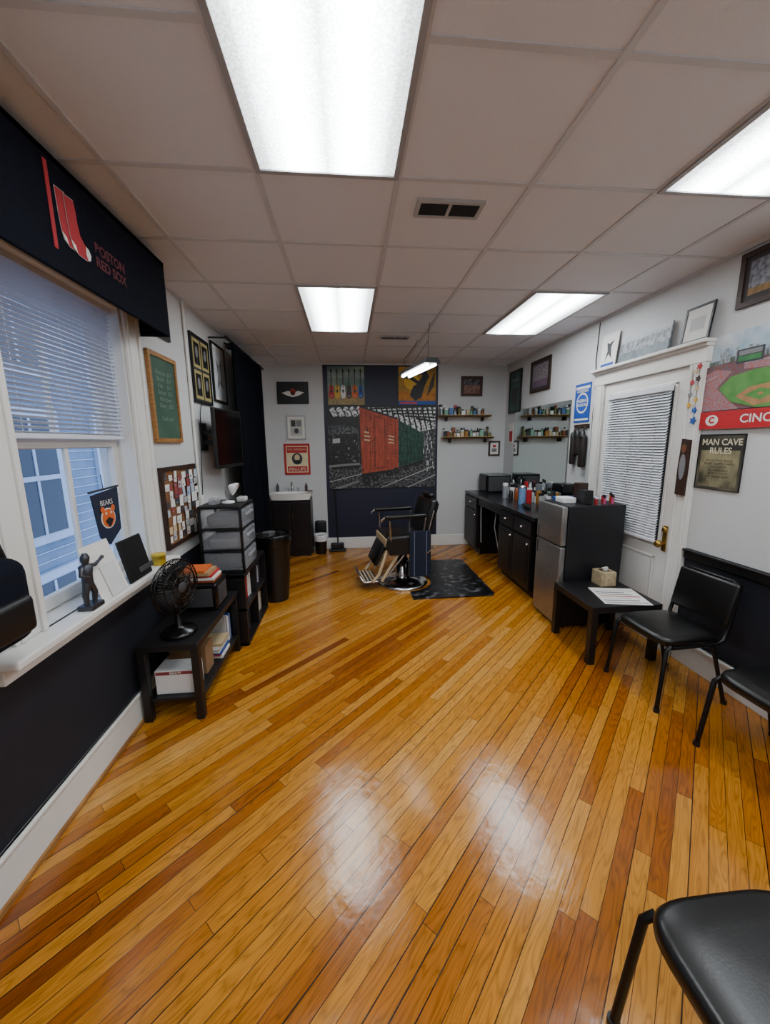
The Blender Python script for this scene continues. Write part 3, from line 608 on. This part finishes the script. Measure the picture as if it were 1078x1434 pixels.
def ring(r,z,t): b.tube([(r*cos(a),r*sin(a),z) for a in [2*pi*i/32 for i in range(32)]],t,blackg,6,closed=True,M=C)
for r,z in ((.19,-.005),(.19,.02),(.14,.045),(.08,.055),(.15,-.045),(.09,-.06)):ring(r,z,.004)
for i in range(52):
    a=2*pi*i/52;c_,s_=cos(a),sin(a)
    b.tube([(r*c_,r*s_,z) for r,z in ((.03,.058),(.08,.056),(.14,.046),(.19,.02),(.19,-.005),(.15,-.045),(.09,-.06),(.05,-.065))],.0019,blackg,4,M=C)
b.lathe([(.035,.05),(.038,.058),(.03,.064),(.004,.065)],dgrey,M=C);b.lathe([(.02,-.12),(.05,-.115),(.055,-.06),(.03,-.05)],blackg,M=C)
b.lathe([(.03,-.03),(.03,.04)],blackg,M=C)
for k in range(5):
    a=k*2*pi/5;V=[];F=[]
    for i in range(7):
        t=i/6;r=.03+.14*t
        for j,s_ in enumerate((-1,1)):
            aa=a+s_*(.28+.32*t)+.25*t;V.append((r*cos(aa),r*sin(aa),s_*.018))
    for i in range(6):F.append((2*i,2*i+1,2*i+3,2*i+2))
    b.add(V,F,P('fan_blade','#141518',.3),True,C)
b.tube([(fx,fy,fz+.15),(fx-.03,fy+.01,fz+.24),(fx-.05,fy+.03,fz+.29)],.015,blackg,10);b.done()
b=B('black_speaker_box');b.box((-1.18,2.63,ZS+.001),(-.93,2.86,ZS+.19),blackg,.012,3);b.box((-1.15,2.622,ZS+.03),(-.96,2.632,ZS+.16),dgrey,.004);b.box((-.932,2.66,ZS+.03),(-.925,2.83,ZS+.16),dgrey,.003);b.done()
b=B('book_pile');z=ZS+.191
for m,w,h_ in ((P('book_orange','#b4582a',.6),.2,.02),(paper,.22,.016),(red,.19,.018),(P('book_tan','#a88c62',.6),.2,.022),(orange,.17,.014)):
    o=random.uniform(-.015,.015);b.box((-1.17+o,2.66+o,z),(-1.17+w+o,2.83+o,z+h_),m);z+=h_
b.done()
b=B('cube_shelf_unit')
x0,x1,y0,y1=XL+.036,-.85,3.03,3.80
for z in (0.0,.30,.58):b.box((x0,y0,z),(x1,y1,z+.025),blkwood,.002)
for y in (y0,(y0+y1)/2-.01,y1-.02):b.box((x0,y,0),(x1,y+.02,.605),blkwood,.002)
b.box((x0,y0,0),(x0+.01,y1,.6),blkwood);b.done()
b=B('shelved_magazines')
for (ya,yb,za) in ((3.06,3.39,.327),(3.43,3.76,.327),(3.06,3.39,.027),(3.43,3.76,.027)):
    y=ya
    while y<yb-.02:
        t=random.uniform(.006,.022);b.box((-1.15,y,za),(-.89-random.uniform(0,.04),y+t*.9,za+random.uniform(.15,.22)),random.choice(mg+[bdk,dkwood]));y+=t
b.done()
b=B('plastic_drawer_tower')
x0,x1,y0,y1=-1.19,-.855,3.10,3.50;zb=.606
for z in (zb,zb+.175,zb+.35,zb+.525):b.box((x0,y0,z),(x1,y1,z+.014),black,.003)
for xx in (x0,x1-.02):
    for yy in (y0,y1-.02):b.box((xx,yy,zb),(xx+.02,yy+.02,zb+.53),black)
b.box((x0,y0,zb+.525),(x1,y1,zb+.55),black,.008)
for k in range(3):
    z=zb+.017+k*.175
    b.box((x0+.01,y0+.012,z),(x1+.006,y1-.012,z+.145),clear,.012,3);b.box((x1+.004,y0+.1,z+.09),(x1+.022,y1-.1,z+.11),clear,.004);b.box((x0+.05,y0+.04,z+.005),(x1-.04,y1-.04,z+.06+.02*k),(dgrey,P('towel_w','#77787c',.9),dgrey)[k],.02,3)
b.done()
b=B('white_clip_lamp')
M=Matrix.Translation((-1.0,3.28,zb+.551))
b.lathe([(.05,0),(.05,.012),(.012,.02)],whitep,M=M);b.tube([(0,0,.015),(-.01,-.02,.08),(0,-.04,.13),(.03,-.05,.14)],.006,chrome,8,M=M)
b.lathe([(.012,0),(.05,.04),(.055,.06)],whitep,M=M@Matrix.Translation((.03,-.05,.145))@Matrix.Rotation(radians(120),4,'Y'),cap=False)
b.box((-.12,-.12,0),(-.05,-.02,.05),clear,.01,3,M=M);b.box((.06,.02,0),(.13,.12,.04),lgrey,.01,3,M=M);b.tube([(-.1,.05,0.01),(-.13,.03,.03),(-.1,0,.05),(-.06,.03,.03),(-.1,.06,.01)],.004,white,6,M=M);b.done()
b=B('trash_can')
b.lathe([(.125,0),(.15,.3),(.168,.66),(.175,.67),(.175,.70),(.165,.70),(.158,.66),(.12,.10)],P('can_black','#0d0d0f',.4),c=(-.80,4.02,0),seg=32)
b.lathe([(.168,.60),(.178,.64),(.180,.70),(.174,.72),(.160,.70),(.150,.60)],P('bin_bag','#0a0a0b',.25,bump=.8,scale=25),c=(-.80,4.02,0),seg=32,cap=False);b.done()
# sink vanity
b=B('sink_vanity')
x0,x1,y0,y1=-1.12,-.56,5.57,D-.023
b.box((x0+.02,y0+.02,.0),(x1-.02,y1,.07),black);b.box((x0,y0,.06),(x1,y1,.84),P('espresso_cab','#141012',.4),.004)
for xa,xb in ((x0+.02,-.845),(-.835,x1-.02)):b.box((xa,y0-.014,.10),(xb,y0,.80),P('espresso_door','#171214',.38),.006)
for xx in (-.865,-.815):b.tube([(xx,y0-.03,.55),(xx,y0-.03,.65)],.005,chrome,8)
V=[];F=[];nx,ny=28,20
def topz(u,v):
    e=((u-.5)/.40)**2+((v-.44)/.34)**2
    return .93-(.10*(1-e)**.7 if e<1 else 0)
for j in range(ny+1):
    for i in range(nx+1):
        u,v=i/nx,j/ny;bow=-.05*sin(pi*u)*(1-v)
        V.append((x0-.02+u*(x1-x0+.04),y0-.02+bow+v*(y1-y0+.02),topz(u,v)))
for j in range(ny):
    for i in range(nx):
        a=j*(nx+1)+i;F.append((a,a+1,a+nx+2,a+nx+1))
b.add(V,F,ceram,True)
edge_=[i for i in range(nx+1)]+[j*(nx+1)+nx for j in range(1,ny+1)]+[ny*(nx+1)+i for i in range(nx-1,-1,-1)]+[j*(nx+1) for j in range(ny-1,0,-1)]
top=[V[i] for i in edge_];n=len(top);cxx=(x0+x1)/2;cyy=(y0+y1)/2
bot=[(cxx+(p[0]-cxx)*.90,max(y0-.05,cyy+(p[1]-cyy)*.88),.84) for p in top]
b.add(top+bot,[(i,(i+1)%n,n+(i+1)%n,n+i) for i in range(n)],ceram,True)
b.lathe([(.022,0),(.018,.05),(.012,.08)],chrome,c=(-.84,5.85,.93));b.tube([(-.84,5.85,1.0),(-.84,5.84,1.05),(-.84,5.78,1.07),(-.84,5.73,1.03)],.010,chrome,10)
for xx in (-.92,-.76):b.lathe([(.018,0),(.014,.03),(.02,.035),(.016,.055)],chrome,c=(xx,5.86,.93))
sv=b.done()
b=B('soap_bottles')
for xx,m in ((-.64,P('soap','#4a3026',.3)),(-1.06,dgrey)):
    b.lathe([(.022,0),(.022,.08),(.010,.10),(.008,.12)],m,c=(xx,5.87,.931),seg=14)
b.tube([(-.62,5.80,.939),(-.55,5.80,.94)],.008,dkwood,8);b.done(sv)
b=B('small_waste_bin')
b.lathe([(.075,0),(.095,.26),(.10,.27)],black,c=(-.44,5.70,0),seg=24);b.lathe([(.098,.20),(.103,.27),(.10,.30),(.085,.29),(.06,.24)],P('white_bag','#d8d8da',.5,bump=.5,scale=30),c=(-.44,5.70,0),seg=24)
b.box((-.53,5.80,.22),(-.36,5.86,.48),black,.03,3);b.done()
b=B('broom_and_dustpan')
b.tube([(-.19,5.84,.10),(-.215,5.88,.95)],.011,black,10);b.box((-.33,5.74,0),(-.07,5.86,.035),black,.01);b.box((-.30,5.78,.03),(-.10,5.86,.12),black,.012);b.done()
# ---------------------------------------------------------------- shelves back wall
def bottle(b,x,y,z,r,h,m,mc,kind=0):
    if kind==0:b.lathe([(r,0),(r,h*.65),(r*.5,h*.78),(r*.4,h*.8)],m,c=(x,y,z),seg=12);b.lathe([(r*.45,h*.8),(r*.45,h)],mc,c=(x,y,z),seg=10)
    elif kind==1:b.lathe([(r,0),(r,h*.8)],m,c=(x,y,z),seg=12);b.lathe([(r*1.05,h*.8),(r*1.05,h)],mc,c=(x,y,z),seg=12)
    else:b.box((x-r,y-r,z),(x+r,y+r,z+h),m,.003)
pal=[whitep,P('tin_blue','#3b6ea5',.4),redb,P('amber','#7a3d12',.25),dgrey,lgrey,P('mint','#7fae95',.5),P('olive','#6a6a35',.5),cream,black,whitep,lgrey,P('steel_tin','#8a9098',.35,metal=.6),P('bay_rum','#a8742c',.3),cream,whitep]
random.seed(17)
for name,xa,xb,z in (('wall_shelf',1.36,2.16,2.0),('wall_shelf',1.42,2.21,1.68)):
    b=B(name);b.box((xa,D-.15,z),(xb,D-.001,z+.022),shelfw,.002);b.box((xa,D-.15,z-.0),(xb,D-.14,z+.03),shelfw)
    for xx in (xa+.12,xb-.12):b.box((xx,D-.12,z-.06),(xx+.015,D-.001,z),black)
    b.done()
    b=B('shelf_toiletries')
    for yo,hm in ((.04,.18),(.105,.12)):
        x=xa+.04
        while x<xb-.05:
            r=random.uniform(.015,.03);bottle(b,x,D-yo,z+.0225,r,random.uniform(.5*hm,hm),random.choice(pal),random.choice([whitep,black,dgrey]),random.choice([0,1,1,2]));x+=2*r+random.uniform(.002,.02)
    b.done()
# ---------------------------------------------------------------- counter
b=B('workstation_counter')
ct_=P('counter_top','#15161a',.25,c2='#222429',scale=25)
cf=1.84;cy0,cy1=3.60,D-.023;cbx=XR-.001
b.box((cf-.02,cy0,.845),(cbx,cy1,.88),ct_,.006);b.box((cbx-.02,cy0,.88),(cbx,cy1,.96),ct_,.003)
def cab(ya,yb,nd):
    b.box((cf+.05,ya,0),(cbx,yb,.08),black);b.box((cf,ya,.08),(cbx,yb,.845),blkwood,.003)
    w=(yb-ya)/nd
    for i in range(nd):
        a,c=ya+i*w+.01,ya+(i+1)*w-.01
        b.box((cf-.018,a,.66),(cf,c,.82),blkwood,.006);b.box((cf-.018,a,.10),(cf,c,.64),blkwood,.006);b.box((cf-.024,a+.05,.15),(cf-.017,c-.05,.59),black,.006)
        b.lathe([(.012,0),(.014,.02),(.004,.022)],chrome,M=Matrix.Translation((cf-.018,(a+c)/2,.74))@Matrix.Rotation(-pi/2,4,'Y'),seg=12)
        b.lathe([(.012,0),(.014,.02),(.004,.022)],chrome,M=Matrix.Translation((cf-.018,a+.05,.58))@Matrix.Rotation(-pi/2,4,'Y'),seg=12)
cab(3.66,4.52,2);cab(5.35,cy1,1)
b.box((cf,4.52,.74),(cf+.02,5.35,.845),blkwood)
for k in range(4):
    y=4.65+k*.15;b.tube([(2.3,y,.84),(2.25,y+.05,.5),(2.2,y+.1,.25),(2.28,y+.02,.35)],.006,(black,lgrey,dgrey)[k%3],6)
b.tube([(1.87,5.3,.8),(1.86,5.25,.45),(1.88,5.28,.2)],.008,lgrey,8)
b.tube([(1.95,4.9,.84),(1.93,4.92,.5),(1.97,4.8,.12),(2.0,4.7,.015),(2.1,4.9,.01)],.006,lgrey,8)
b.done()
zc=.881
b=B('microwave_oven');b.box((2.02,5.50,zc),(2.38,5.85,zc+.27),blackg,.01);b.box((2.01,5.52,zc+.02),(2.02,5.83,zc+.25),glassd,.003);b.box((2.04,5.49,zc+.03),(2.36,5.50,zc+.24),dgrey,.003);b.done()
b=B('counter_grooming_bottles');random.seed(5)
for x,y,r,h,m,mc,k in ((2.10,5.02,.035,.20,P('silver_can','#b9bcc4',.3,metal=.6),whitep,1),(2.14,5.12,.03,.22,P('purple','#5a4a8a',.4),black,0),(2.17,4.95,.03,.19,whitep,black,1),(2.2,5.05,.03,.24,lgrey,dgrey,0),(2.20,4.55,.042,.16,redb,redb,1),(2.2,4.70,.035,.16,whitep,whitep,1),(2.16,4.80,.03,.2,pal[3],black,0),(2.12,4.88,.028,.15,black,whitep,0)):
    bottle(b,x,y,zc,r,h,m,mc,k)
for xo in (2.37,2.29):
    y=4.03
    while y<5.4:
        r=random.uniform(.016,.03);bottle(b,xo+random.uniform(-.012,.012),y+r,zc,r,random.uniform(.08,.27 if xo>2.3 else .18),random.choice(pal+[black,black,dgrey]),random.choice([black,whitep,dgrey]),random.choice([0,1,1,2]));y+=2*r+random.uniform(.004,.03)
b.done()
b=B('hair_clippers')
for x,y in ((2.0,4.15),(2.05,4.28),(2.12,4.05)):
    b.box((x-.02,y-.07,zc),(x+.02,y+.06,zc+.035),black,.012,3);b.box((x-.018,y+.055,zc+.005),(x+.018,y+.085,zc+.025),chrome,.002)
b.done()
b=B('counter_coffee_maker')
M=Matrix.Translation((2.26,3.86,zc))
b.box((-.09,-.11,0),(.10,.11,.03),black,.01,M=M);b.box((.02,-.10,.02),(.10,.10,.30),blackg,.012,M=M);b.box((-.09,-.10,.22),(.10,.10,.31),blackg,.015,M=M);b.lathe([(.055,0),(.065,.05),(.06,.11),(.045,.14)],glassd,c=(-.035,0,.032),M=M);b.done()
b=B('disinfectant_jar');b.lathe([(.045,0),(.045,.18),(.04,.20)],P('jar_blue','#5f8fc0',.1,alpha=.6),c=(2.08,4.46,zc));b.lathe([(.042,.20),(.042,.22),(.01,.235)],chrome,c=(2.08,4.46,zc));b.done()
b=B('mini_fridge')
x0,x1,y0,y1=1.83,2.34,3.03,3.46
fb=P('fridge_black','#17181c',.4,bump=.1,scale=200)
b.box((x0,y0,.02),(x1,y1,1.09),fb,.008)
b.box((x0-.055,y0+.003,.03),(x0-.004,y1-.003,.735),steel,.012,3);b.box((x0-.055,y0+.003,.745),(x0-.004,y1-.003,1.085),steel,.012,3)
b.box((x0-.058,y1-.05,.60),(x0-.05,y1-.03,.72),dgrey);b.box((x0-.058,y1-.05,.76),(x0-.05,y1-.03,.86),dgrey)
for xx in (x0+.03,x1-.05):
    for yy in (y0+.03,y1-.05):b.lathe([(.018,0),(.018,.03)],black,c=(xx,yy,0),seg=10)
b.done()
b=B('fridge_top_supplies');zf=1.091;random.seed(8)
b.box((1.86,3.18,zf),(1.98,3.32,zf+.05),whitep,.01);b.box((2.0,3.1,zf),(2.08,3.2,zf+.12),bdk,.004);b.box((2.03,3.24,zf),(2.12,3.32,zf+.17),dkwood,.004)
for i in range(9):
    bottle(b,2.11+i*.025,3.10+(i%3)*.05,zf,.011,random.uniform(.05,.10),random.choice([P('pink','#c04a7a',.5),yellow,P('teal','#2a9a9a',.5),redb,green,orange]),random.choice([whitep,black]),1)
b.box((1.9,3.36,zf),(2.3,3.44,zf+.03),blue,.004);b.done()
b=B('side_table')
x0,x1,y0,y1=1.72,2.26,2.46,2.99
b.box((x0,y0,.40),(x1,y1,.45),blkwood,.003)
for xx in (x0,x1-.05):
    for yy in (y0,y1-.05):b.box((xx,yy,0),(xx+.05,yy+.05,.40),blkwood,.002)
b.done()
b=B('tissue_box');b.box((2.03,2.83,.451),(2.16,2.96,.57),P('tissue_tan','#b8a583',.7,c2='#9c8a68',scale=30),.004);b.poly([(2.06,2.86,.5705),(2.13,2.86,.5705),(2.13,2.93,.5705),(2.06,2.93,.5705)],black);b.prism([(2.08,.57),(2.11,.57),(2.115,.60),(2.075,.595)],2.88,2.90,paper,Matrix(((1,0,0,0),(0,0,1,0),(0,1,0,0),(0,0,0,1))));b.done()
b=B('open_newspaper')
M=Matrix.Translation((2.02,2.64,.451))@Matrix.Rotation(radians(-12),4,'Z')
b.box((-.14,-.16,0),(.19,.16,.004),paper,M=M)
for k in range(7):b.box((-.12,-.14+k*.04,.004),(.17-.04*(k%3),-.127+k*.04,.0048),(grey,dgrey,lgrey,red)[k%4],M=M)
b.done()
# ---------------------------------------------------------------- chairs
def chair(x,y,rot):
    b=B('waiting_chair',Matrix.Translation((x,y,0))@Matrix.Rotation(radians(rot),4,'Z')@Matrix.Diagonal((1,1,.96,1)))
    fr=steelb
    V=[];F=[];n=40
    def se(r,k): 
        o=[]
        for i in range(n):
            a=2*pi*i/n;c,s_=cos(a),sin(a);e=.42
            o.append((r*.215*copysign(abs(c)**e,c)-.01,r*.205*copysign(abs(s_)**e,s_),k))
        return o
    L=[(.90,.425),(.99,.43),(1.0,.445),(1.0,.458),(.97,.472),(.90,.479),(.6,.484),(.3,.486),(.02,.487)]
    for r,k in L:V+=se(r,k)
    for j in range(len(L)-1):
        for i in range(n):
            F.append((j*n+i,j*n+(i+1)%n,(j+1)*n+(i+1)%n,(j+1)*n+i))
    b.add(V,F,vinyl,True);b.add(se(.90,.425),[tuple(range(n))],black)
    for s_ in (-1,1):
        b.tube([(-.17,s_*.195,.43),(-.20,s_*.20,.41),(-.235,s_*.215,.0)],.0125,fr,10)
        b.tube([(.24,s_*.215,0),(.12,s_*.20,.41)],.0125,fr,10)
        b.tube([(-.16,s_*.195,.418),(.15,s_*.195,.418),(.195,s_*.195,.44),(.215,s_*.195,.52),(.265,s_*.19,.78)],.0125,fr,10)
        for xx in (-.235,.24):b.lathe([(.017,0),(.017,.025)],black,c=(xx,s_*.215,0),seg=10)
    b.tube([(-.16,-.195,.418),(-.16,.195,.418)],.01,fr,8);b.tube([(.12,-.2,.41),(.12,.2,.41)],.01,fr,8)
    M=Matrix.Translation((.205,0,.50))@Matrix.Rotation(radians(11),4,'Y')
    b.box((-.022,-.20,.02),(.022,.20,.31),vinyl,.02,4,M=M)
    b.tube([(0,-.19,.29),(0,-.15,.315),(0,.15,.315),(0,.19,.29)],.0125,fr,8,M=M)
    return b.done()
chair(2.05,2.17,3);chair(2.08,1.47,2);chair(.94,.545,0)
# ---------------------------------------------------------------- barber chair
cx,cy_=.60,4.34
b=B('anti_fatigue_mat')
pts=[(.64,3.80)];R_=.34;a0=asin((.04)/R_)
for i in range(13):
    a=-pi/2+a0+i*(pi-2*a0)/12;pts.append((cx+R_*cos(a),cy_+R_*sin(a)))
pts+=[(.64,5.10)]
def rc(x,y,r,a): return [(x+r*cos(a+t*pi/10),y+r*sin(a+t*pi/10)) for t in range(6)]
pts+=rc(1.48,5.04,.06,0)[::-1]+rc(1.48,3.86,.06,-pi/2)[::-1]
b.prism(pts,0.001,.016,P('marbled_rubber','#0c0c0e',.3,c2='#66666a',scale=12,lo=.54,hi=.70,detail=9));b.done()
b=B('barber_chair',Matrix.Translation((cx,cy_,0))@Matrix.Rotation(radians(8),4,'Z'))
b.lathe([(.295,0),(.30,.012),(.285,.03),(.20,.045),(.09,.065),(.075,.10),(.07,.30),(.055,.30),(.055,.44)],chrome,seg=48)
b.box((-.24,-.23,.43),(.22,.23,.47),steelb,.01)
for s_ in (-1,1):
    y=s_*.265
    Ms=Matrix(((1,0,0,0),(0,0,1,y),(0,1,0,0),(0,0,0,1)))
    b.prism([(-.22,.42),(.20,.42),(.22,.50),(.22,.60),(-.24,.60),(-.26,.52)],-.012,.012,black,Ms)
    b.tube([(-.20,y,.58),(-.215,y,.80)],.014,chrome,8);b.tube([(.16,y,.58),(.20,y,.84)],.014,chrome,8)
    b.box((-.27,y-.03,.82),(.20,y+.03,.865),vinyl,.018,3);b.tube([(-.27,y,.84),(-.30,y,.82),(-.30,y,.79)],.014,chrome,8)
    b.tube([(-.235,y*.85,.47),(-.33,y*.85,.20),(-.40,y*.85,.12)],.018,cream,8)
    b.tube([(-.10,y*.85,.43),(-.30,y*.85,.12)],.018,cream,8);b.tube([(-.02,y*.85,.43),(-.24,y*.85,.16)],.011,chrome,8)
b.box((-.25,-.25,.49),(.20,.25,.63),vinyl,.04,4)
b.box((-.26,-.245,.50),(-.235,.245,.60),P('cream_trim','#c2ad86',.4),.01)
Mb=Matrix.Translation((.19,0,.56))@Matrix.Rotation(radians(15),4,'Y')
b.box((-.04,-.25,0),(.055,.25,.46),vinyl,.035,4,M=Mb);b.box((.05,-.23,.03),(.065,.23,.43),black,.005,M=Mb)
b.box((-.035,-.13,.46),(.035,.13,.52),vinyl,.03,4,M=Mb)
for s_ in (-1,1):b.tube([(.02,s_*.24,.0),(.02,s_*.245,.35)],.014,chrome,8,M=Mb)
Ml=Matrix.Translation((-.25,0,.52))@Matrix.Rotation(radians(205),4,'Y')
b.box((-.02,-.19,0),(.025,.19,.26),vinyl,.02,3,M=Ml)
b.box((-.50,-.20,.10),(-.33,.20,.118),chrome,.006);
for k in range(4):b.box((-.49+k*.04,-.19,.118),(-.475+k*.04,.19,.124),cream)
b.tube([(-.50,-.2,.11),(-.53,-.2,.17),(-.53,.2,.17),(-.50,.2,.11)],.012,chrome,8)
b.tube([(.05,-.06,.28),(.20,-.30,.42),(.26,-.34,.5)],.010,chrome,8)
bc=b.done()
b=B('draped_towel')
M=Matrix.Translation((cx,cy_,0))@Matrix.Rotation(radians(8),4,'Z')
tw=P('towel_navy','#101728',.95,c2='#182036',scale=40)
b.box((.0,-.30,.16),(.24,-.278,.68),tw,.008,M=M)
for xx in (.05,.19):b.box((xx,-.302,.17),(xx+.007,-.299,.67),P('towel_stripe','#6f7890',.95),M=M)
b.box((.265,-.20,.15),(.285,.20,.66),tw,.008,M=M)
b.done(bc)
# ---------------------------------------------------------------- world, camera
w=bpy.data.worlds.new('sky');bpy.context.scene.world=w;w.use_nodes=True
bg=w.node_tree.nodes['Background'];bg.inputs[0].default_value=(.45,.64,1,1);bg.inputs[1].default_value=2.5
f,p,y,r=541.6,.178,.0924,-.0106
F_=Vector((sin(y)*cos(p),cos(y)*cos(p),-sin(p)));rt=Vector((cos(y),-sin(y),0));up=rt.cross(F_)
r2=rt*cos(r)+up*sin(r);u2=-rt*sin(r)+up*cos(r)
cam=bpy.data.cameras.new('camera');cam.sensor_fit='HORIZONTAL';cam.sensor_width=36;cam.lens=36*f/1078;cam.clip_start=.02
co=bpy.data.objects.new('camera',cam);bpy.context.collection.objects.link(co)
co.matrix_world=Matrix(((r2.x,u2.x,-F_.x,0),(r2.y,u2.y,-F_.y,0),(r2.z,u2.z,-F_.z,1.635),(0,0,0,1)))
bpy.context.scene.camera=co
